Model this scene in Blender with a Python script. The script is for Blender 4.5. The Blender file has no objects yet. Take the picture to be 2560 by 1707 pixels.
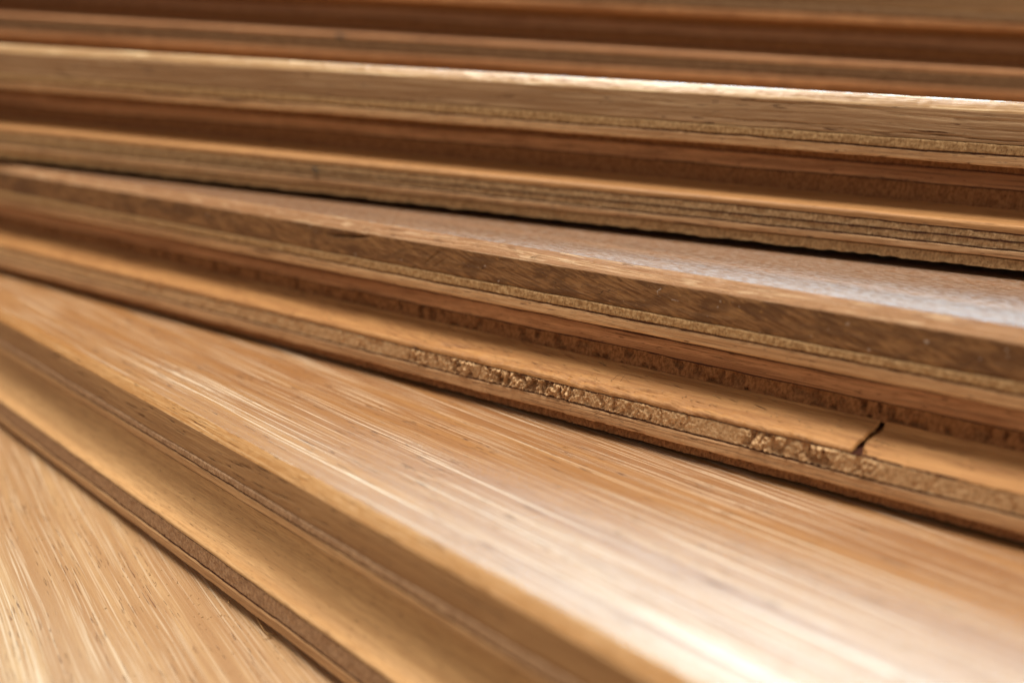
import bpy, math, random
import numpy as np
from mathutils import Matrix, Vector

S = bpy.context.scene
COL = S.collection
MM = 0.001
# ------------------------------------------------------------------ camera
PITCH, ROLL, HEIGHT, FPX = 0.317532, -0.068884, 42.823, 1795.93
cam = bpy.data.cameras.new("camera")
cam.sensor_width = 36.0
cam.lens = FPX / 2560 * 36.0
cam.clip_start = 0.003
cam.clip_end = 50
cam.dof.use_dof = True
cam.dof.focus_distance = 0.0635
cam.dof.aperture_fstop = cam.lens / 2.35
cam.dof.aperture_blades = 9
co = bpy.data.objects.new("camera", cam)
COL.objects.link(co)
cp, sp, cr, sr = math.cos(PITCH), math.sin(PITCH), math.cos(ROLL), math.sin(ROLL)
fw = Vector((0, cp, -sp)); up0 = Vector((0, sp, cp)); x0 = Vector((1, 0, 0))
Rv = x0 * cr - up0 * sr; Uv = x0 * sr + up0 * cr
m = Matrix((Rv, Uv, -fw)).transposed().to_4x4()
m.translation = Vector((0, 0, HEIGHT * MM))
co.matrix_world = m
S.camera = co
# ------------------------------------------------------------------ light
# soft indoor daylight: a wide cool window beyond the stack and a warm light overhead on the camera's side
w = bpy.data.worlds.new("World"); S.world = w; w.use_nodes = True
bg = w.node_tree.nodes["Background"]
bg.inputs[0].default_value = (1.0, 0.88, 0.77, 1); bg.inputs[1].default_value = 0.27
def area(name, loc, target, sx, sy, power, color):
    l = bpy.data.lights.new(name, 'AREA'); l.shape = 'RECTANGLE'; l.size = sx; l.size_y = sy
    l.energy = power; l.color = color
    o = bpy.data.objects.new(name, l); COL.objects.link(o); o.location = loc
    o.rotation_euler = (Vector(loc) - Vector(target)).to_track_quat('Z', 'Y').to_euler()
area("window_light", (0.66, 1.2, 0.98), (0, .06, .03), 2.2, 1.2, 84.0, (0.44, 0.76, 1.0))
area("ceiling_light", (-0.14, 0.06, 1.3), (0, .06, .03), 0.6, 0.55, 18.5, (1.0, 0.89, 0.75))
S.view_settings.view_transform = 'Standard'; S.view_settings.look = 'None'
S.view_settings.exposure = 0.42; S.view_settings.gamma = 1.0
S.render.engine = 'CYCLES'
S.cycles.max_bounces = 8; S.cycles.diffuse_bounces = 6
S.cycles.use_denoising = True

# ------------------------------------------------------------------ noise (numpy)
def _h(ix, iy, seed):
    n = (ix.astype(np.int64) * 374761393 + iy.astype(np.int64) * 668265263 + seed * 974711) & 0xffffffff
    n = ((n ^ (n >> 13)) * 1274126177) & 0xffffffff
    n = n ^ (n >> 16)
    return (n & 0xffffff) / float(0xffffff)

def vn(x, y, seed=0):
    x = np.asarray(x, float); y = np.asarray(y, float)
    x, y = np.broadcast_arrays(x, y)
    ix = np.floor(x); iy = np.floor(y); fx = x - ix; fy = y - iy
    fx = fx * fx * (3 - 2 * fx); fy = fy * fy * (3 - 2 * fy)
    a = _h(ix, iy, seed); b = _h(ix + 1, iy, seed); c = _h(ix, iy + 1, seed); d = _h(ix + 1, iy + 1, seed)
    return (a + (b - a) * fx) * (1 - fy) + (c + (d - c) * fx) * fy

def fbm(x, y, seed=0, oct=3):
    s = 0; a = 1.0; t = 0
    for o in range(oct):
        s = s + a * vn(x * 2 ** o, np.asarray(y) * 2 ** o, seed + 31 * o); t += a; a *= .5
    return s / t * 2 - 1

def smooth(a, b, x):
    t = np.clip((x - a) / (b - a), 0, 1); return t * t * (3 - 2 * t)

# ------------------------------------------------------------------ materials
def mix(nt, fac, a, b, blend='MIX'):
    n = nt.nodes.new("ShaderNodeMix"); n.data_type = 'RGBA'; n.blend_type = blend
    for sock, v in ((n.inputs[0], fac), (n.inputs[6], a), (n.inputs[7], b)):
        if hasattr(v, 'links'): nt.links.new(v, sock)
        elif isinstance(v, (int, float)): sock.default_value = v
        else: sock.default_value = (*v, 1)
    return n.outputs[2]

def math_(nt, op, a, b=0.0, clamp=False):
    n = nt.nodes.new("ShaderNodeMath"); n.operation = op; n.use_clamp = clamp
    for s, v in ((n.inputs[0], a), (n.inputs[1], b)):
        if hasattr(v, 'links'): nt.links.new(v, s)
        else: s.default_value = v
    return n.outputs[0]

def ramp(nt, v, lo, hi, a=0.0, b=1.0):
    n = nt.nodes.new("ShaderNodeMapRange"); n.interpolation_type = 'SMOOTHSTEP'
    nt.links.new(v, n.inputs[0])
    n.inputs[1].default_value = lo; n.inputs[2].default_value = hi
    n.inputs[3].default_value = a; n.inputs[4].default_value = b
    return n.outputs[0]

def coords(nt, seed, wob=0.5, wlen=35.0, wwid=9.0):
    """millimetres along the plank (x), across it plus depth (y)"""
    tc = nt.nodes.new("ShaderNodeTexCoord")
    mp = nt.nodes.new("ShaderNodeMapping"); nt.links.new(tc.outputs['Object'], mp.inputs[0])
    mp.inputs['Scale'].default_value = (1000, 1000, 1000)
    mp.inputs['Location'].default_value = (seed * 137.0, seed * 31.0, seed * 3.0)
    sx = nt.nodes.new("ShaderNodeSeparateXYZ"); nt.links.new(mp.outputs[0], sx.inputs[0])
    y = math_(nt, 'ADD', sx.outputs[1], math_(nt, 'MULTIPLY', sx.outputs[2], 0.93))
    wv = noise(nt, sx.outputs[0], y, 1 / wlen, 1 / wwid, 1.5)
    wv = math_(nt, 'MULTIPLY', math_(nt, 'SUBTRACT', wv, 0.5), wob * 2)
    return sx.outputs[0], math_(nt, 'ADD', y, wv), sx.outputs[2]

def noise(nt, x, y, sx, sy, detail=2.0, rough=0.55, z=None, sz=1.0, dist=0.0):
    c = nt.nodes.new("ShaderNodeCombineXYZ")
    nt.links.new(math_(nt, 'MULTIPLY', x, sx), c.inputs[0])
    nt.links.new(math_(nt, 'MULTIPLY', y, sy), c.inputs[1])
    if z is not None: nt.links.new(math_(nt, 'MULTIPLY', z, sz), c.inputs[2])
    n = nt.nodes.new("ShaderNodeTexNoise"); n.inputs['Scale'].default_value = 1.0
    n.inputs['Detail'].default_value = detail; n.inputs['Roughness'].default_value = rough
    n.inputs['Distortion'].default_value = dist
    nt.links.new(c.outputs[0], n.inputs['Vector'])
    return n.outputs[0]

def base(name):
    mt = bpy.data.materials.new(name); mt.use_nodes = True
    return mt, mt.node_tree, mt.node_tree.nodes['Principled BSDF']

def bump(nt, bs, h, dist_mm, strength=1.0):
    b = nt.nodes.new("ShaderNodeBump"); b.inputs['Strength'].default_value = strength
    b.inputs['Distance'].default_value = dist_mm * MM
    nt.links.new(h, b.inputs['Height']); nt.links.new(b.outputs[0], bs.inputs['Normal']); nt.links.new(b.outputs[0], bs.inputs['Coat Normal'])

def oak(name, seed, c, cream, dark, pore, k_cream=.8, k_pore=.8, rough=.44, wob=.5, streak=1.0, bmp=.03, spec=.9, rvar=.2, k_dark=.75, sline=1.0, k_speck=0.0, coat=0.0, cior=1.6, skx=.7, sky=6.5, k_lite=.45, gate=0.0, pfreq=5.2):
    mt, nt, bs = base(name)
    x, y, z = coords(nt, seed, wob)
    broad = noise(nt, x, y, .010, .42, 3)
    col = mix(nt, ramp(nt, broad, .36, .66), c, dark)
    mid = noise(nt, x, y, .035, 1.7, 3, .65)
    col = mix(nt, ramp(nt, mid, .47, .62, 0, k_dark * .7), col, dark)
    fine = noise(nt, x, y, .14, 5.0, 5, .75)
    col = mix(nt, ramp(nt, fine, .44, .62, 0, k_dark), col, dark)
    lite = noise(nt, x, math_(nt, 'ADD', y, 40.0), .05, 4.5, 3, .6)
    col = mix(nt, ramp(nt, lite, .52, .68, 0, k_lite), col, cream)
    # ray flecks: thin pale dashes that run with the grain
    st = noise(nt, x, y, .055 * streak, 2.6 * sline, 1.0, .5)
    st2 = noise(nt, x, y, .05 * streak, .45, 2)
    cm = math_(nt, 'MULTIPLY', ramp(nt, st, .610, .630), ramp(nt, st2, .38 + gate, .56 + gate))
    st3 = noise(nt, x, math_(nt, 'ADD', y, 91.0), .10 * streak, 5.5 * sline, 1.0, .5)
    cm = math_(nt, 'MAXIMUM', cm, math_(nt, 'MULTIPLY', ramp(nt, st3, .62, .67, 0, .8), ramp(nt, st2, .42 + gate, .58 + gate)))
    col = mix(nt, math_(nt, 'MULTIPLY', cm, k_cream), col, cream)
    po = noise(nt, x, y, .36, pfreq, 2.5, .6)
    pm = noise(nt, x, y, .07, .8, 2)
    pr = math_(nt, 'MULTIPLY', ramp(nt, po, .62, .66), ramp(nt, pm, .44, .58))
    col = mix(nt, math_(nt, 'MULTIPLY', pr, k_pore), col, pore)
    nt.links.new(col, bs.inputs['Base Color'])
    sk = noise(nt, x, y, skx, sky, 3, .7)
    r = math_(nt, 'ADD', rough - rvar / 2, math_(nt, 'MULTIPLY', fine, rvar))
    r = math_(nt, 'ADD', r, math_(nt, 'MULTIPLY', pr, .25))
    r = math_(nt, 'SUBTRACT', r, math_(nt, 'MULTIPLY', cm, .06))
    nt.links.new(r, bs.inputs['Roughness'])
    bs.inputs['Specular IOR Level'].default_value = spec
    
    if coat: nt.links.new(ramp(nt, sk, .40, .60, coat * (.15 if k_speck else .55), coat), bs.inputs['Coat Weight'])
    bs.inputs['Coat IOR'].default_value = cior
    bs.inputs['Coat Roughness'].default_value = .36
    hgt = math_(nt, 'SUBTRACT', math_(nt, 'MULTIPLY', fine, -1.0), math_(nt, 'MULTIPLY', pr, 1.3))
    hgt = math_(nt, 'ADD', hgt, math_(nt, 'MULTIPLY', cm, .25))
    hgt = math_(nt, 'ADD', hgt, math_(nt, 'MULTIPLY', sk, .35 + k_speck))
    bump(nt, bs, hgt, bmp)
    return mt

def ply(name, seed, c, dark, rough=.6, k=.6, bmp=.03, pore=(.12, .055, .025), k_pore=.5, spec=.25, line=.5):
    mt, nt, bs = base(name)
    x, y, z = coords(nt, seed, .15, 20, 4)
    broad = noise(nt, x, y, .04, .9, 3)
    fine = noise(nt, x, y, .40, 5.0, 4, .72)
    col = mix(nt, ramp(nt, broad, .35, .7, 0, k), c, dark)
    col = mix(nt, ramp(nt, fine, .42, .66, 0, k), col, dark)
    po = noise(nt, x, y, .8, 6.0, 2, .6)
    pr = ramp(nt, po, .63, .72, 0, k_pore)
    col = mix(nt, pr, col, pore)
    ln = noise(nt, x, y, .022, 3.4, 2, .6)
    l2 = ramp(nt, math_(nt, 'ABSOLUTE', math_(nt, 'SUBTRACT', ln, .5)), .0, .022, line, 0)
    col = mix(nt, l2, col, pore)
    nt.links.new(col, bs.inputs['Base Color'])
    bs.inputs['Roughness'].default_value = rough
    bs.inputs['Specular IOR Level'].default_value = spec
    bump(nt, bs, math_(nt, 'SUBTRACT', fine, pr), bmp)
    return mt

def endgrain(name, seed, c, dark, pit, bmp=.10):
    mt, nt, bs = base(name)
    x, y, z = coords(nt, seed, .05, 10, 4)
    g = noise(nt, x, y, 4.2, 2.0, 4, .75)
    g2 = noise(nt, x, y, 1.3, .8, 2, .6)
    f = noise(nt, x, y, 6.5, 4.0, 2, .7)
    col = mix(nt, ramp(nt, g, .40, .62, 0, .85), c, dark)
    col = mix(nt, ramp(nt, g2, .45, .70, 0, .5), col, dark)
    col = mix(nt, ramp(nt, f, .60, .69, 0, .85), col, pit)
    nt.links.new(col, bs.inputs['Base Color'])
    bs.inputs['Roughness'].default_value = .85
    bs.inputs['Specular IOR Level'].default_value = .12
    bump(nt, bs, math_(nt, 'ADD', g, math_(nt, 'MULTIPLY', f, .6)), bmp)
    return mt

def burl(name, seed):
    """dark wild-grained long edge of the middle plank"""
    mt, nt, bs = base(name)
    x, y, z = coords(nt, seed, .6, 9, 2.5)
    yy = math_(nt, 'ADD', y, math_(nt, 'MULTIPLY', x, .28))
    a = noise(nt, x, yy, .45, 4.2, 5, .75, dist=.5)
    b = noise(nt, x, y, .22, .6, 2, .5, dist=1.2)
    fl = noise(nt, x, yy, 1.0, 4.5, 3, .65)
    dk = noise(nt, x, math_(nt, 'SUBTRACT', y, math_(nt, 'MULTIPLY', x, .5)), .9, 2.6, 2, .6, dist=.8)
    sp_ = noise(nt, x, y, 2.6, 2.6, 1, .5)
    col = mix(nt, ramp(nt, a, .40, .62), (.33, .175, .072), (.155, .068, .024))
    col = mix(nt, ramp(nt, b, .42, .64, 0, .65), col, (.105, .046, .018))
    col = mix(nt, ramp(nt, fl, .60, .70, 0, .6), col, (.50, .27, .085))
    col = mix(nt, ramp(nt, dk, .66, .73, 0, .7), col, (.05, .02, .008))
    col = mix(nt, math_(nt, 'MULTIPLY', ramp(nt, sp_, .70, .76, 0, .8), ramp(nt, b, .48, .60)), col, (.60, .52, .45))
    nt.links.new(col, bs.inputs['Base Color'])
    bs.inputs['Roughness'].default_value = .5
    bs.inputs['Specular IOR Level'].default_value = .3
    bump(nt, bs, math_(nt, 'ADD', a, math_(nt, 'MULTIPLY', fl, .5)), .10)
    return mt

def torn(name, seed):
    """tongue face with slanting torn fibres"""
    mt, nt, bs = base(name)
    x, y, z = coords(nt, seed, .3, 14, 3)
    ys = math_(nt, 'ADD', y, math_(nt, 'MULTIPLY', x, .32))
    a = noise(nt, x, ys, .30, 4.2, 4, .7)
    b = noise(nt, x, y, .10, 1.1, 3, .6)
    c = noise(nt, x, ys, .55, 3.0, 2, .6)
    g = noise(nt, x, y, .22, 5.5, 4, .7)
    where = ramp(nt, noise(nt, x, y, .09, .3, 1), .40, .60)
    col = mix(nt, ramp(nt, b, .36, .66, 0, .7), (.60, .322, .122), (.37, .170, .057))
    col = mix(nt, ramp(nt, g, .45, .66, 0, .6), col, (.30, .13, .042))
    col = mix(nt, math_(nt, 'MULTIPLY', ramp(nt, a, .45, .64, 0, .8), where), col, (.30, .13, .045))
    col = mix(nt, ramp(nt, c, .66, .73, 0, .85), col, (.13, .048, .018))
    nt.links.new(col, bs.inputs['Base Color'])
    bs.inputs['Roughness'].default_value = .5
    bs.inputs['Specular IOR Level'].default_value = .4
    h = math_(nt, 'SUBTRACT', math_(nt, 'MULTIPLY', math_(nt, 'ADD', a, g), -1.0), ramp(nt, c, .64, .73, 0, 1.5))
    bump(nt, bs, h, .09)
    return mt

def plain(name, c, rough=.7, spec=.2):
    mt, nt, bs = base(name)
    x, y, z = coords(nt, 1, .1)
    n = noise(nt, x, y, 3, 5, 2)
    d = tuple(v * .55 for v in c)
    nt.links.new(mix(nt, ramp(nt, n, .35, .7), c, d), bs.inputs['Base Color'])
    bs.inputs['Roughness'].default_value = rough
    bs.inputs['Specular IOR Level'].default_value = spec
    return mt

M = {}
M['topA'] = oak('pale_oak_surface', 1, (.52, .335, .165), (.74, .61, .44), (.38, .21, .090), (.22, .095, .035), k_cream=.5, k_pore=.8, rough=.44, wob=.7, streak=1.0, bmp=.05, spec=.9, k_dark=.7, sline=1.6, coat=.7, pfreq=7.5)
M['topB'] = oak('striped_oak_surface', 2, (.42, .208, .064), (.78, .63, .45), (.30, .132, .039), (.10, .036, .012), k_cream=1.0, k_pore=.95, wob=.3, bmp=.055, spec=.9, k_dark=.6, sline=2.2, streak=.65, coat=.7, gate=-.05, k_lite=.15)
M['topC'] = oak('smooth_brown_surface', 3, (.32, .150, .055), (.46, .26, .12), (.19, .085, .030), (.08, .03, .010), k_cream=.3, k_pore=.8, rough=.42, wob=.4, bmp=.10, spec=.4, k_speck=3.0, k_dark=.8, coat=1.0, cior=2.5, skx=1.1, sky=2.2)
M['topD'] = oak('golden_oak_surface', 4, (.56, .34, .14), (.86, .66, .38), (.36, .18, .06), (.14, .05, .018), k_cream=.9, wob=.5, spec=1.0, coat=.5, streak=1.6, bmp=.03, cior=1.45)
M['topE'] = oak('brown_oak_surface', 5, (.36, .19, .08), (.52, .34, .18), (.22, .105, .042), (.12, .05, .02), k_cream=.3, spec=.4)
M['faceB'] = oak('oak_edge_brown', 6, (.40, .225, .098), (.52, .32, .155), (.265, .135, .055), (.07, .025, .010), k_cream=.35, k_pore=1.0, rough=.5, wob=.3, spec=.35, streak=1.8, bmp=.06)
M['faceC'] = burl('dark_wild_grain_edge', 7)
M['faceD'] = oak('oak_edge_tan', 8, (.55, .355, .20), (.70, .50, .30), (.33, .19, .095), (.12, .045, .018), k_cream=.35, k_pore=1.0, rough=.6, wob=.8, spec=.25, streak=1.3, bmp=.09)
M['faceE'] = oak('oak_edge_umber', 18, (.38, .24, .13), (.46, .32, .19), (.20, .115, .06), (.09, .035, .015), k_cream=.3, k_pore=.8, rough=.6, wob=.8, spec=.2, streak=1.3)
M['chamC'] = oak('worn_lit_peach_chamfer', 9, (.58, .335, .165), (.80, .58, .36), (.38, .185, .075), (.20, .08, .03), k_cream=.6, k_pore=.8, rough=.5, wob=1.2, bmp=.08, streak=5, spec=.5, k_speck=1.0)  # peach tone and pale specks put light and sheen on the chamfer into colour
M['mauve'] = endgrain('brown_cross_ply', 11, (.54, .355, .215), (.30, .175, .10), (.09, .036, .020))
M['tan'] = endgrain('tan_cross_ply', 12, (.60, .40, .205), (.32, .18, .080), (.07, .028, .011))
M['crossShade'] = endgrain('shaded_cross_ply', 13, (.38, .185, .078), (.19, .080, .032), (.08, .03, .012))  # for recesses and under the lip: their shade is put into the colour
M['core'] = ply('tan_core_ply', 14, (.62, .345, .175), (.35, .168, .076), pore=(.08, .030, .014), k=.9, k_pore=.85, bmp=.05, line=.8)
M['coreShade'] = ply('shaded_core_ply', 19, (.42, .24, .140), (.24, .12, .065), k=.8, bmp=.05, line=.8)  # recess copy of the core ply, darkened and reddened to paint the shade
M['coreB'] = ply('pale_core_ply', 15, (.58, .36, .180), (.40, .22, .10), k=.7, line=.5)
M['ledge'] = ply('golden_tongue_ply', 16, (.60, .325, .130), (.34, .165, .060), rough=.5, k=.8, spec=.4, bmp=.05, line=.3)
M['ledgeB'] = ply('pale_gold_tongue_ply', 17, (.64, .40, .185), (.42, .235, .10), rough=.5, k=.75, k_pore=.6, spec=.35, bmp=.06, line=.25)
M['chamB'] = oak('amber_rounded_arris', 20, (.45, .245, .095), (.72, .50, .27), (.38, .18, .055), (.13, .05, .018), k_cream=.4, k_pore=.9, rough=.6, wob=.3, spec=.25, bmp=.08)
M['ledgeC'] = torn('torn_golden_tongue', 21)
M['umber'] = endgrain('umber_cross_ply', 22, (.34, .225, .135), (.20, .12, .07), (.08, .035, .02))
M['tuft'] = endgrain('lit_torn_ply', 23, (.80, .56, .32), (.54, .33, .165), (.14, .06, .025), .13)  # torn lip ply, colour raised to stand in for light from the front
M['coreLit'] = ply('lit_core_ply', 24, (.72, .46, .245), (.46, .255, .12), pore=(.10, .036, .014), k=.8, k_pore=.8, bmp=.05, line=.8)  # front-face copy of the core ply, lightened in colour to look lit
M['tanLit'] = endgrain('lit_cross_ply', 25, (.68, .47, .26), (.38, .23, .11), (.08, .032, .012))  # lip-front copy of the tan cross ply, painted brighter as if lit
M['glue'] = plain('dark_glue', (.075, .026, .016), .6)
M['fibre'] = plain('dark_fibre', (.10, .05, .025), .7)
M['splin'] = plain('pale_splinter', (.50, .30, .13), .7)
M['pale'] = plain('pale_lint', (.70, .66, .60), .7)
M['dust'] = plain('sawdust', (.62, .42, .22), .8)
M['grit'] = plain('grey_grit', (.06, .06, .055), .6)
M['table'] = plain('table_surface', (.16, .09, .05), .7)

# ------------------------------------------------------------------ mesh helpers
def link_mesh(name, V, F, mat, parent, smooth_=True, mats=None, fmat=None):
    me = bpy.data.meshes.new(name)
    V = np.asarray(V, dtype=np.float32)
    F = [tuple(f) for f in F] if not isinstance(F, np.ndarray) else F
    me.vertices.add(len(V)); me.vertices.foreach_set('co', (V * MM).ravel())
    if isinstance(F, tuple): pass
    quads, polys = F if isinstance(F, tuple) else (np.array([f for f in F if len(f) == 4]).reshape(-1, 4), [f for f in F if len(f) != 4])
    loops = list(quads.ravel()); starts = list(range(0, 4 * len(quads), 4)); tot = [4] * len(quads)
    for pf in polys:
        starts.append(len(loops)); tot.append(len(pf)); loops.extend(pf)
    me.loops.add(len(loops)); me.loops.foreach_set('vertex_index', np.array(loops, dtype=np.int32))
    me.polygons.add(len(starts))
    me.polygons.foreach_set('loop_start', np.array(starts, dtype=np.int32))
    me.polygons.foreach_set('loop_total', np.array(tot, dtype=np.int32))
    for mm_ in (mats or [mat]): me.materials.append(mm_)
    if fmat is not None:
        me.polygons.foreach_set('material_index', np.array(fmat, dtype=np.int32))
    me.update(calc_edges=True); me.validate()
    me.polygons.foreach_set('use_smooth', np.ones(len(me.polygons), dtype=bool) if smooth_ else np.zeros(len(me.polygons), dtype=bool))
    o = bpy.data.objects.new(name, me); COL.objects.link(o)
    if parent: o.parent = parent
    return o

def strip_mesh(name, us, X, Z, parent, mats, seg_mat=None, hard=()):
    """closed cross-section (X outwards, Z up; arrays [nu, m]) swept along the plank"""
    nu, mm_ = X.shape
    V = np.stack([us if us.ndim == 2 else np.broadcast_to(us[:, None], X.shape), -X, Z], -1).reshape(-1, 3)
    i = np.arange(nu - 1)[:, None]; j = np.arange(mm_)[None, :]; j2 = (j + 1) % mm_
    q = np.stack([i * mm_ + j, i * mm_ + j2, (i + 1) * mm_ + j2, (i + 1) * mm_ + j], -1)
    quads = q.reshape(-1, 4)
    caps = [tuple(range(mm_ - 1, -1, -1)), tuple((nu - 1) * mm_ + k for k in range(mm_))]
    fm = None
    if seg_mat is not None:
        fm = np.broadcast_to(np.array(seg_mat)[None, :], (nu - 1, mm_)).ravel().tolist() + [0, 0]
    me = bpy.data.meshes.new(name)
    me.vertices.add(len(V)); me.vertices.foreach_set('co', (V * MM).astype(np.float32).ravel())
    loops = quads.ravel().tolist()
    starts = list(range(0, len(loops), 4)); tot = [4] * len(quads)
    for c in caps:
        starts.append(len(loops)); tot.append(len(c)); loops.extend(c)
    me.loops.add(len(loops)); me.loops.foreach_set('vertex_index', np.array(loops, dtype=np.int32))
    me.polygons.add(len(starts))
    me.polygons.foreach_set('loop_start', np.array(starts, dtype=np.int32))
    me.polygons.foreach_set('loop_total', np.array(tot, dtype=np.int32))
    for a in mats: me.materials.append(a)
    if fm is not None: me.polygons.foreach_set('material_index', np.array(fm, dtype=np.int32))
    me.update(calc_edges=True)
    # smooth along the front rows, flat where the section turns a corner
    sm = np.ones(len(me.polygons), dtype=bool)
    me.polygons.foreach_set('use_smooth', sm)
    me.set_sharp_from_angle(angle=math.radians(38)) if hasattr(me, 'set_sharp_from_angle') else None
    o = bpy.data.objects.new(name, me); COL.objects.link(o); o.parent = parent
    return o

def usamp(a, b, step, lo=-820.0, hi=420.0):
    fine = np.arange(a, b, step)
    left = [lo, -600, -450, -340, -260, -210, -180, -160, -145]
    left = [v for v in left if v < a - 6]
    right = [v for v in (30, 45, 60, 80, 110, 150, 220, 300, hi) if v > b + 4]
    g = np.arange(max(left) + 3, a, 1.5); h = np.arange(b + .5, min(right), 1.5)
    return np.unique(np.concatenate([left, g, fine, h, right]))

WIDTH = 189.0

def wander(us, seed, amp=1.4):
    return amp * (.10 * fbm(us / 22, 0 * us + 3.3, seed, 2) + .045 * fbm(us / 3.2, 0 * us + 9.1, seed + 5, 3))

class Plank:
    def __init__(s, name, label, yaw, off, z0, us, seed, cat='plank', group='wood flooring planks fanned out in a stack'):
        e = bpy.data.objects.new(name, None); COL.objects.link(e)
        e.empty_display_size = .02
        N = (math.sin(yaw), -math.cos(yaw))
        e.location = (-N[0] * off * MM, -N[1] * off * MM, z0 * MM); e.rotation_euler = (0, 0, yaw)
        e['label'] = label; e['kind'] = 'thing'; e['category'] = cat; e['group'] = group
        s.e = e; s.us = us; s.seed = seed

    def front(s, name, top, bot, x, mat, rows=6, rough=None, back=None, topfn=None, mats=None, segf=None, rnd=.06):
        """one ply: top/bot are heights (arrays along u), x its front face, rough(U,T)->outward offset"""
        us = s.us; nu = len(us)
        top = np.broadcast_to(top, us.shape).astype(float); bot = np.broadcast_to(bot, us.shape).astype(float)
        x = np.broadcast_to(x, us.shape).astype(float)
        t = np.linspace(0, 1, rows)
        Z = top[:, None] + (bot - top)[:, None] * t[None, :]
        # round the arrises a little
        h = (top - bot)[:, None]
        edge = np.minimum(t, 1 - t)[None, :] * h
        X = x[:, None] - rnd * np.clip(1 - edge / .12, 0, 1) ** 2
        if rough is not None: X = X + rough(np.broadcast_to(us[:, None], Z.shape), Z, np.broadcast_to(t[None, :], Z.shape))
        bx = -WIDTH if back is None else back
        B = np.full((nu, 1), bx)
        X = np.concatenate([X, B, B], 1); Z = np.concatenate([Z, bot[:, None], top[:, None]], 1)
        return strip_mesh(name, us, X, Z, s.e, [mat])

def fuzz(seed, amp, fx=3.5, fz=1.6, pit=0.0, env=None):
    """crumbly end grain: torn columns with pits between them"""
    def f(U, Z, T):
        a = fbm(U * fx, Z * fz, seed, 3)
        b = vn(U * fx * .62 + .6 * fbm(U * 2, Z * 2, seed + 3, 2), Z * .9, seed + 9)
        c = vn(U * 8, Z * 6, seed + 12) - .5
        d = amp * (a * .8 + c * .35)
        if pit:
            p = smooth(.56, .86, b) * smooth(0, .2, T) * smooth(0, .18, 1 - T)
            d = d - pit * p * (.6 + .4 * vn(U * 5, Z * 4, seed + 2))
        if env is not None: d = d * env(U)
        return d
    return f

def grainy(seed, amp):
    return lambda U, Z, T: amp * fbm(U * .35, Z * 5, seed, 3)

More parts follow.
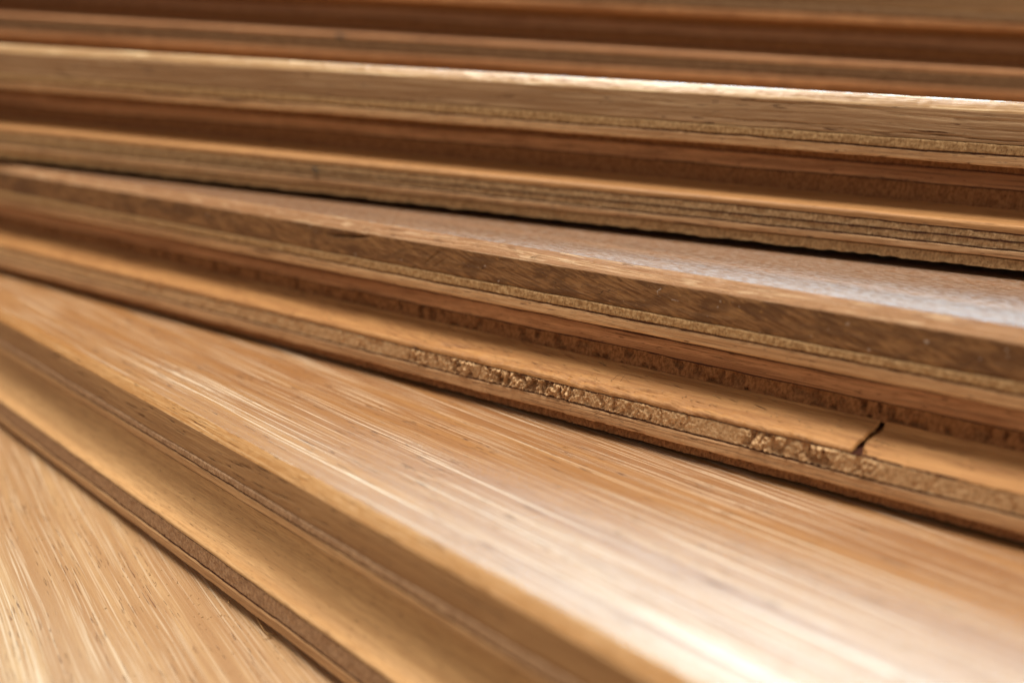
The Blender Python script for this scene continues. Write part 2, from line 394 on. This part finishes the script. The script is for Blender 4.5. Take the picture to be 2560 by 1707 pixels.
# ------------------------------------------------------------------ one plank of the stack
def build(name, label, yaw, off, z0, us, seed, prof, mats, amp=1.0, crumb=None, crumb2=None, cham_w=.5, ledge_drop=None, bulge=.03, split4=None, groove=None, hook=.0, rr=1.0, rowmul=1.0):
    P = Plank(name, label, yaw, off, z0, us, seed)
    top, fb, xb, tb, b2, b3, li, lo, xl, lb, sb = [prof[k] for k in ('top', 'fb', 'xb', 'tb', 'b2', 'b3', 'li', 'lo', 'xl', 'lb', 'sb')]
    r = prof['r']
    W = [wander(us, seed + 10 * k) for k in range(12)]
    R = lambda n: max(4, int(n * rowmul))
    ones = np.ones_like(us)
    # --- oak wear layer with its chamfer
    ch = cham_w + .10 * fbm(us / 2.2, us * 0, seed + 71, 3) + .12 * fbm(us / 17, us * 0, seed + 72, 2)
    cd = prof['cd'] * ones
    zt = top * ones
    xs = [-WIDTH * ones]; zs = [zt]
    for d in (60, 20, 6, 2.5, 1.2, .5, .2): xs.append(-(ch + d)); zs.append(zt)
    n_top = len(xs)
    xs.append(-ch); zs.append(zt)
    for t in np.linspace(0, 1, 7)[1:]:
        jj = .06 * fbm(us / .8, us * 0 + t * 9, seed + 73, 3) * math.sin(math.pi * min(t, .999)) * rr
        xs.append(-ch * (1 - t) + jj + .02 * math.sin(math.pi * t)); zs.append(zt - cd * t + bulge * math.sin(math.pi * t))
    n_ch = len(xs)
    zf0 = zt - cd; zf1 = fb + W[0]
    rows = R(26)
    for t in np.linspace(0, 1, rows)[1:]:
        z = zf0 + (zf1 - zf0) * t
        X = .030 * fbm(us * .3, z * 4, seed + 80, 3) + (.012 * fbm(us * 2, z * 6, seed + 81, 2))
        if groove is not None: X = X + groove(us, z)
        X = X - .05 * smooth(.93, 1, np.array(t))
        xs.append(X * smooth(0, .12, np.array(t)) ); zs.append(z)
    xs.append(-WIDTH * ones); zs.append(zf1)
    X = np.stack(xs, 1); Z = np.stack(zs, 1)
    mlist = [mats['top'], mats['face'], mats.get('cham', mats['top'])]
    seg = [0] * n_top + [2] * (n_ch - n_top - 1) + [1] * (X.shape[1] - n_ch + 1)
    seg = (seg + [0] * X.shape[1])[:X.shape[1]]
    strip_mesh('oak_layer', us, X, Z, P.e, mlist, seg)
    g = .12
    def glue(z, x, k):
        P.front('glue_line', z + g / 2 + .02 * fbm(us, us * 0, seed + k, 2), z - g / 2 - .07 * fbm(us / .7, us * 0, seed + k + 1, 2), x - .03 + .02 * fbm(us, us * 0, seed + k), M['glue'], rows=3, rnd=0)
    # --- upper cross ply
    z1 = fb + W[0]; z2 = xb + W[1]; z3 = tb + W[2] * .6; z4 = b2 + W[3]; z5 = b3 + W[4]
    P.front('cross_ply', z1 - g / 2, z2 + g / 2, .05, mats['x1'], R(12), fuzz(seed + 1, .07 * amp, 3.2, 3.0, .05 * amp), rnd=.1)
    glue(z2, .0, 101)
    P.front('core_ply', z2 - g / 2, z3, .03 + .05 * fbm(us / 9, us * 0, seed + 4), mats['p1'], R(8), grainy(seed + 2, .03), rnd=.1)
    # --- recess
    xr = -r * ones + .05 * fbm(us / 6, us * 0, seed + 6)
    P.front('cross_ply', z3, z4 + g / 2, xr - .1, mats['x2'], R(8), fuzz(seed + 3, .07 * amp, 3.5, 2.5, .1 * amp), rnd=0)
    glue(z4, xr, 103)
    P.front('core_ply', z4 - g / 2, z5 + g / 2, xr + .06, mats['p2'], R(10), grainy(seed + 5, .035), rnd=.08)
    glue(z5, xr, 105)
    zl = li + .3
    P.front('cross_ply', z5 - g / 2, zl * ones - .35, xr - .12, mats['x3'], R(14), fuzz(seed + 7, .09 * amp, 3.0, 1.4, (crumb2 or .16) * amp), rnd=0)
    # --- tongue ledge (top ply of the lower lip)
    zlb = lb + W[5]
    lx = xl + prof.get('ragged', 0) * .10 * fbm(us / .55, us * 0, seed + 39, 3) * smooth(-38, -34, us) * (1 - smooth(4, 8, us)) + .05 * fbm(us / 14, us * 0, seed + 30, 2) + .03 * fbm(us / 1.5, us * 0, seed + 31, 2)
    xs = [-WIDTH * ones, xr - .5, xr - .02]; zs = [li + .15 * ones, li + .12 * ones, li + .10 * ones]
    n = 28; RR = prof.get('roll', .5)
    drop = ledge_drop(us) if ledge_drop is not None else 0 * us
    for k in range(1, n + 1):
        t = k / n
        x = xr + (lx - RR - xr) * t
        cove = hook * (1 - t) ** prof.get('hp', 3)
        zz = li + (lo + .22 - li) * t - .30 * prof.get('dip', .6) * math.sin(math.pi * t) + cove
        zz = zz + .020 * fbm(us * .3, x * 3, seed + 33, 3) - drop + (groove_l(us, t) if (groove_l := prof.get('nick')) else 0)
        xs.append(x); zs.append(zz)
    zr = zs[-1]
    for a in (20, 45, 70, 90):
        a = math.radians(a)
        xs.append(lx - RR + RR * math.sin(a)); zs.append(zr - RR * .7 * (1 - math.cos(a)))
    for t in (.3, .6, .85, 1):
        xs.append(lx + .012 * fbm(us * .4, us * 0 + t * 5, seed + 35)); zs.append((zr - RR * .7) * (1 - t) + (zlb + g / 2) * t)
    xs.append(-WIDTH * ones); zs.append(zlb + g / 2)
    X = np.stack(xs, 1); Z = np.stack(zs, 1)
    brk = prof.get('break')
    if brk is None:
        strip_mesh('tongue_ply', us, X, Z, P.e, [mats['ledge']])
    else:
        # the ply is split across: both broken ends follow the same ragged, slanting line
        k = int(np.searchsorted(us, brk))
        d_ = us[:, None] - brk
        shift = np.clip(.9 - .42 * X, -.1, 2.0) + .16 * fbm(X * 1.6, X * 0 + 3, 301, 3)
        U2 = us[:, None] + shift * np.exp(-(d_ / 4.5) ** 2)
        strip_mesh('tongue_ply', U2[:k], X[:k], Z[:k], P.e, [mats['ledge']])
        Xr, Zr = X[k + 1:].copy(), Z[k + 1:].copy()
        Xr[:, 3:-1] -= .10 * np.exp(-((us[k + 1:, None] - brk) / 6) ** 2)
        chip_ = .10 + .22 * vn(X[k + 1:] * 1.3, 0 * X[k + 1:], 72) + .55 * smooth(.6, 1.7, X[k + 1:]) * np.exp(-((us[k + 1:, None] - brk) / .8) ** 2) * (.6 + .8 * vn(X[k + 1:] * 3, 0 * X[k + 1:], 71))
        strip_mesh('tongue_ply', U2[k + 1:] + chip_, Xr, Zr, P.e, [mats['ledge2']])
    glue(zlb, lx, 107)
    # --- lower lip: crumbly cross ply, smooth ply, set back bottom ply
    zsb = sb + W[6]
    if split4:
        zm = split4 + W[8] * .8
        P.front('cross_ply', zlb - g / 2, zm + g / 2, lx - .04, mats['x4'], R(14), fuzz(seed + 8, .08 * amp, 3.2, 2.2, .10 * amp), rnd=.04)
        glue(zm, lx, 111)
        P.front('cross_ply', zm - g / 2, zsb + g / 2, lx - .08, mats['x4'], R(14), fuzz(seed + 18, .10 * amp, 2.6, 2.8, .12 * amp), rnd=.04)
    else:
        P.front('cross_ply', zlb - g / 2, zsb + g / 2, lx - .04, mats['x4'], R(38 if crumb else 26), crumb or fuzz(seed + 8, .08 * amp, 3.2, 2.2, .10 * amp), rnd=.04)
    glue(zsb, lx, 109)
    zb = prof.get('zb', .95) + W[7] * .8; bz = prof.get('bz', .02)
    P.front('core_ply', zsb - g / 2, zb + g / 2, lx + .05, mats['p3'], R(9), grainy(seed + 9, .04), rnd=.12)
    P.front('cross_ply', zb - g / 2, bz + .14 * fbm(us / .9, us * 0, seed + 50, 3) * (bz > .1), lx - prof.get('set', .75), mats['x5'], R(9), fuzz(seed + 11, .12 * amp, 3, 2, .15 * amp), rnd=0)
    return P

def mats(top, face, cham=None, x1='tan', p1='core', x2='crossShade', p2='coreShade', x3='crossShade', ledge='ledge', x4='tan', p3='core', x5='crossShade'):
    d = dict(top=M[top], face=M[face], x1=M[x1], p1=M[p1], x2=M[x2], p2=M[p2], x3=M[x3], ledge=M[ledge], ledge2=M[ledge], x4=M[x4], p3=M[p3], x5=M[x5])
    d['cham'] = M[cham or top]
    return d

def PR(**k):
    d = dict(top=15.0, cd=.95, fb=11.4, xb=10.45, tb=9.45, b2=8.75, b3=7.2, li=5.5, lo=4.35, xl=1.8, lb=3.75, sb=2.2, r=2.0, dip=.3)
    d.update(k); return d

# ---- A : bottom plank, only its face shows
yawA, = (math.radians(-47),)
usA = usamp(-140, 30, 2.0)
build('wooden_plank', 'pale oak plank at the bottom of the fan, showing only its wavy grained top face',
      yawA, -60.0, -15.0, usA, 900, PR(), mats('topA', 'faceD', x1='mauve', x4='mauve'), rowmul=.3)

# ---- B
usB = usamp(-118, 12, .14)
def grooveB(us, z):
    # open pores and short checks on the long edge
    r_ = random.Random(3); d = 0
    for _ in range(34):
        u0 = r_.uniform(-95, -22); z0_ = r_.uniform(12.0, 14.0); L = r_.uniform(.25, 1.6); dep = r_.uniform(.06, .26); wd = r_.uniform(.04, .07)
        d = d - dep * np.exp(-((us - u0) / L) ** 4) * np.exp(-((z - z0_ - .05 * (us - u0)) / wd) ** 2)
    return d
PB = build('wooden_plank', 'second plank from the bottom, with cream streaked top face and smooth golden cove edge',
      -.6268, 30.089, 0.0, usB, 200,
      PR(top=14.85, cd=.8, tb=9.55, xl=1.72, lo=4.3, li=4.5, lb=4.15, sb=2.15, dip=.5, r=1.25, roll=.25, hp=2.6),
      mats('topB', 'faceB', cham='chamB', x1='mauve', p1='coreB', ledge='ledgeB', x4='mauve', p3='coreB', x5='mauve', x2='crossShade'),
      amp=.7, cham_w=.95, hook=4.2, rr=2.0, groove=grooveB)

# ---- C : the plank in focus
usC = usamp(-122, 30, .11)
usC = np.unique(np.round(np.concatenate([usC[(usC < -43) | (usC > 7)], np.arange(-43, 7, .07)]), 4))
def grooveC(us, z):
    # an open check near the top arris, and a few small tears
    d = 0
    for (u0, z0_, L, slope, dep, wd) in ((-48.2, 13.55, 2.2, .10, .35, .10), (-46.6, 13.72, 1.0, .22, .3, .08), (-37.8, 12.9, 1.0, .9, .10, .07), (-36.9, 12.5, .8, .8, .08, .06), (-37.2, 13.3, .7, .7, .09, .06)):
        a = np.exp(-((us - u0) / L) ** 4)
        zc = z0_ + slope * (us - u0) + .06 * fbm(us * 1.1, us * 0, 5)
        d = d - dep * a * np.exp(-((z - zc) / wd) ** 2)
    return d
def envC(U):
    return .25 + .95 * np.clip(smooth(-41, -36, U) * (1 - smooth(-14.5, -9.5, U)) + .9 * smooth(-7, -4.5, U) * (1 - smooth(1.5, 5, U)), 0, 1)
def crumbC(U, Z, T):
    e = envC(U)
    b = vn(U * 2.6 + 1.0 * fbm(U * 1.9, Z * 1.8, 41, 2), Z * .8 + .4 * fbm(U * 2, Z * 2, 43), 42)
    rg = 1 - np.abs(fbm(U * 3.4 + .5 * fbm(U * 2.2, Z * 2.2, 47, 2), Z * 1.5, 46, 3)) * 2.4      # upright torn ridges
    a = fbm(U * 7, Z * 4.0, 44, 2)
    mask = smooth(0, .14, T) * smooth(0, .10, 1 - T)
    d = -.50 * smooth(.56, .80, b) * mask - .18 * (1 - np.clip(rg, 0, 1)) * mask + .17 * a + .16 * mask
    e = e * (.45 + 1.1 * smooth(.2, .8, vn(U * .55, 0 * U, 411)))
    return d * e + .05 * fbm(U * 6, Z * 5, 49, 2)
def nickC(us, t):
    d = 0 * us
    for u0, t0, L, wd, dep in ((-34.2, .80, 1.5, .06, .38), (-15.6, .84, 2.2, .05, .42), (-19.5, .93, 1.3, .05, .25), (-28.5, .92, 1.5, .05, .25), (-10.5, .95, 1.6, .05, .2)):
        tt = t0 - (us - u0) * .05
        d = d - dep * np.exp(-((us - u0) / L) ** 4) * math.e ** 0 * np.exp(-((t - tt) / wd) ** 2)
    torn = smooth(-36, -30, us) * (1 - smooth(-4, 0, us)) * smooth(.6, .85, np.array(t))
    d = d + torn * .12 * fbm(us * 1.6 + t * 9, us * 0 + t * 7, 77, 3)
    return d
def dropC(us):
    return .40 * smooth(1.6, 1.8, us) - .12 * smooth(2.5, 14, us) + .05 * smooth(-2, 1.7, us) * (us < 1.7)
mC = mats('topC', 'faceC', cham='chamC', p2='core', ledge='ledgeC', x4='tuft', p1='coreLit', p3='coreLit')
PC = build('wooden_plank', 'middle plank with dark wild grained edge, crumbling ply and split tongue',
      -.4528, 58.610, 15.265, usC, 300,
      PR(top=15.2, cd=1.1, fb=11.45, xb=10.5, tb=9.45, li=5.55, lo=4.25, xl=1.78, lb=3.85, sb=2.25, nick=nickC, ragged=1.0, **{'break': 1.75}),
      mC, amp=1.15, crumb=crumbC, crumb2=.5, cham_w=.75, groove=grooveC, ledge_drop=dropC, rr=1.6)

# ---- D
usD = usamp(-112, 42, .17)
def grooveD(us, z):
    d = 0
    for (u0, z0_, L, dep, wd) in ((16, 11.75, 9, .22, .05), (2, 11.95, 6, .15, .05), (24, 13.4, 9, .12, .05), (6, 13.75, 7, .16, .06), (-18, 13.6, 5, .15, .07), (26, 12.6, 7, .1, .05)):
        d = d - dep * np.exp(-((us - u0) / L) ** 4) * np.exp(-((z - z0_ - .12 * fbm(us / 4, us * 0, int(u0) + 60)) / wd) ** 2)
    return d
PD = build('wooden_plank', 'tan edged plank just above the black gap, a thin bright line along its top',
      -.2833, 78.050, 30.93, usD, 400,
      PR(top=15.1, cd=1.05, fb=11.35, li=5.3, lo=4.3, sb=2.2, r=3.3, zb=1.35, bz=.40, set=.12), mats('topD', 'faceD', x5='tan', p1='coreLit', p2='core', p3='coreLit', x4='tanLit'), amp=1.0, cham_w=.75, groove=grooveD, rr=1.6, bulge=.12, split4=2.95)

# ---- E
usE = usamp(-118, 62, .3)
PE = build('wooden_plank', 'blurred brown plank topmost in the stack, cut off by the upper photo edge',
      -.1468, 110.876, 46.768, usE, 500,
      PR(top=15.0, cd=1.0, li=5.3, lo=4.35, r=3.6), mats('topE', 'faceE', p1='core', x1='umber', x2='crossShade', x4='umber', p2='coreShade', p3='core', ledge='core'), amp=.6, cham_w=.6, rowmul=.6, split4=3.0)

# ------------------------------------------------------------------ fibres, splinters, dust
rnd = random.Random(7)
def hairs(name, parent, items, mat, kind=None, label=None):
    """items: list of (points [(u, x, z)...], radius) in plank millimetres, thin tapered fibres"""
    V = []; F = []
    for pts, r in items:
        n = len(pts); b0 = len(V)
        for i, p in enumerate(pts):
            q = pts[min(i + 1, n - 1)]; o_ = pts[max(i - 1, 0)]
            d = Vector((q[0] - o_[0], q[1] - o_[1], q[2] - o_[2])).normalized()
            a_ = d.orthogonal().normalized(); b_ = d.cross(a_)
            rr_ = r * (1 - .75 * i / (n - 1))
            for k in range(4):
                an = k * math.pi / 2
                v = Vector(p) + a_ * (rr_ * math.cos(an)) + b_ * (rr_ * math.sin(an))
                V.append((v.x, -v.y, v.z))
        for i in range(n - 1):
            for k in range(4):
                k2 = (k + 1) % 4
                F.append((b0 + i * 4 + k, b0 + i * 4 + k2, b0 + (i + 1) * 4 + k2, b0 + (i + 1) * 4 + k))
        F.append(tuple(b0 + k for k in (3, 2, 1, 0))); F.append(tuple(b0 + (n - 1) * 4 + k for k in range(4)))
    o = link_mesh(name, V, F, mat, parent)
    if kind: o['kind'] = kind
    if label: o['label'] = label
    return o

def fuzzline(u0, u1, n, x, zf, L, r, down=.3, along=.6):
    it = []
    for _ in range(n):
        u = rnd.uniform(u0, u1); z = zf(u); l = L * rnd.uniform(.4, 1.3)
        du = rnd.uniform(-along, along); dz = rnd.uniform(-down, .3) * l; c = rnd.uniform(-.3, .3)
        pts = [(u + du * l * t + c * l * t * t, x - .05 + l * .8 * t, z + dz * t * t + .1 * l * t) for t in (0, .35, .7, 1)]
        it.append((pts, r * rnd.uniform(.6, 1.3)))
    return it

# crumbling ply of the middle plank
hairs('fibre', PC.e, fuzzline(-41, -9, 700, 1.62, lambda u: rnd.uniform(2.4, 3.8), .45, .035) + fuzzline(-7, 6, 160, 1.62, lambda u: rnd.uniform(2.4, 3.8), .38, .028), M['tuft'], kind='stuff')
# feathered line where the dark edge meets the upper cross ply, and under the recess
hairs('fibre', PC.e, fuzzline(-60, 10, 160, .05, lambda u: 11.42 + rnd.uniform(-.1, .05), .16, .02), M['tan'], kind='stuff')
hairs('fibre', PC.e, fuzzline(-60, 10, 160, 1.0, lambda u: rnd.uniform(.1, .5), .25, .022), M['core'], kind='stuff')
def curl(u, x, z, pts): return [(u + a, x + b, z + c) for a, b, c in pts]
hairs('fibre', PC.e, [(curl(-27.3, -.15, 14.45, [(0, 0, 0), (.5, -.05, .22), (.9, -.2, .42), (1.2, -.3, .52)]), .018),
                      (curl(-26.9, -.1, 14.4, [(0, 0, 0), (.3, .0, .3), (.7, -.1, .45)]), .016)], M['fibre'])
hairs('fibre', PC.e, [(curl(-14.9, .04, 13.7, [(0, 0, 0), (-.25, .12, -.25), (-.2, .16, -.5), (.1, .1, -.7)]), .02),
                      (curl(-13.9, .04, 12.9, [(0, 0, 0), (.3, .1, .06), (.7, .08, .0)]), .016)], M['pale'])
hairs('fibre', PC.e, [(curl(-17.9, .9, 5.0, [(0, 0, 0), (.4, .1, .55), (.9, .3, .75), (1.7, .55, .35)]), .018),
                      (curl(-17.2, .9, 5.0, [(0, 0, 0), (.35, .1, .7), (.7, .2, 1.0)]), .016)], M['fibre'])
# lower edge of the cream streaked plank: fuzz, a torn splinter lying on the plank beneath
hairs('fibre', PB.e, fuzzline(-75, -30, 110, 1.25, lambda u: rnd.uniform(.25, .9), .40, .022, down=.8), M['coreB'], kind='stuff')
hairs('splinter', PB.e, [([(-45.6, 1.3, .75), (-44.6, 1.6, .42), (-43.7, 1.75, .22), (-42.7, 1.8, .10)], .11),
                         ([(-43.4, 1.7, .15), (-43.0, 1.4, .10), (-42.6, 1.25, .09)], .06),
                         ([(-42.9, 1.75, .12), (-42.95, 2.1, .12), (-43.1, 2.35, .16)], .05)], M['splin'])
hairs('splinter', PB.e, [([(-49.2, 1.5, .25), (-48.9, 1.75, .35), (-48.5, 1.8, .30)], .07)], M['splin'])
hairs('fibre', PD.e, fuzzline(-50, 35, 160, 1.55, lambda u: rnd.uniform(.4, 1.2), .28, .03, down=.8), M['tan'], kind='stuff')

def chips(name, parent, spots, mat, kind=None):
    V = []; F = []
    for (u, x, z, r) in spots:
        b0 = len(V)
        P_ = [(1, 0, 0), (-1, 0, 0), (0, 1, 0), (0, -1, 0), (0, 0, 1), (0, 0, -1)]
        ax = [rnd.uniform(.5, 1.4) for _ in range(3)]; an = rnd.uniform(0, 3)
        for p in P_:
            q = [p[i] * r * ax[i] * rnd.uniform(.8, 1.2) for i in range(3)]
            V.append((u + q[0] * math.cos(an) - q[1] * math.sin(an), -(x + q[0] * math.sin(an) + q[1] * math.cos(an)), z + q[2]))
        for f in ((0, 2, 4), (2, 1, 4), (1, 3, 4), (3, 0, 4), (2, 0, 5), (1, 2, 5), (3, 1, 5), (0, 3, 5)):
            F.append(tuple(b0 + i for i in f))
    o = link_mesh(name, V, F, mat, parent, smooth_=False)
    if kind: o['kind'] = kind
    return o
chips('chip', PD.e, [(-47.9, 1.85, 3.1, .30), (-47.6, 1.9, 2.75, .24), (-48.1, 1.85, 3.4, .16)], M['grit'])
chips('chip', PE.e, [(-45.0, 1.9, 4.0, .34), (-44.6, 1.9, 3.8, .24)], M['grit'])
dust = []
for _ in range(260):
    dust.append((rnd.uniform(-58, 18), rnd.uniform(-1.6, 1.3), 0, rnd.uniform(.03, .085)))
dust = [(u, x, 5.55 - 1.05 * max(0, (x + 2) / 3.8) - .12 + r * .4 - float(dropC(np.array([u]))[0]), r) for u, x, z, r in dust]
chips('sawdust', PC.e, dust, M['dust'], kind='stuff')
dustB = [(rnd.uniform(-90, -20), 1.9 + rnd.expovariate(1 / 2.2), 0, rnd.uniform(.03, .09)) for _ in range(160)]
chips('sawdust', PB.e, [(u, x, .02 + r * .4, r) for u, x, z, r in dustB], M['dust'], kind='stuff')

# ------------------------------------------------------------------ table under the stack
V = [(-2000, -2000, -15.05), (2000, -2000, -15.05), (2000, 2000, -15.05), (-2000, 2000, -15.05),
     (-2000, -2000, -45), (2000, -2000, -45), (2000, 2000, -45), (-2000, 2000, -45)]
F = [(0, 1, 2, 3), (7, 6, 5, 4), (0, 4, 5, 1), (1, 5, 6, 2), (2, 6, 7, 3), (3, 7, 4, 0)]
t = link_mesh('ground', V, F, M['table'], None, smooth_=False)
t['kind'] = 'structure'
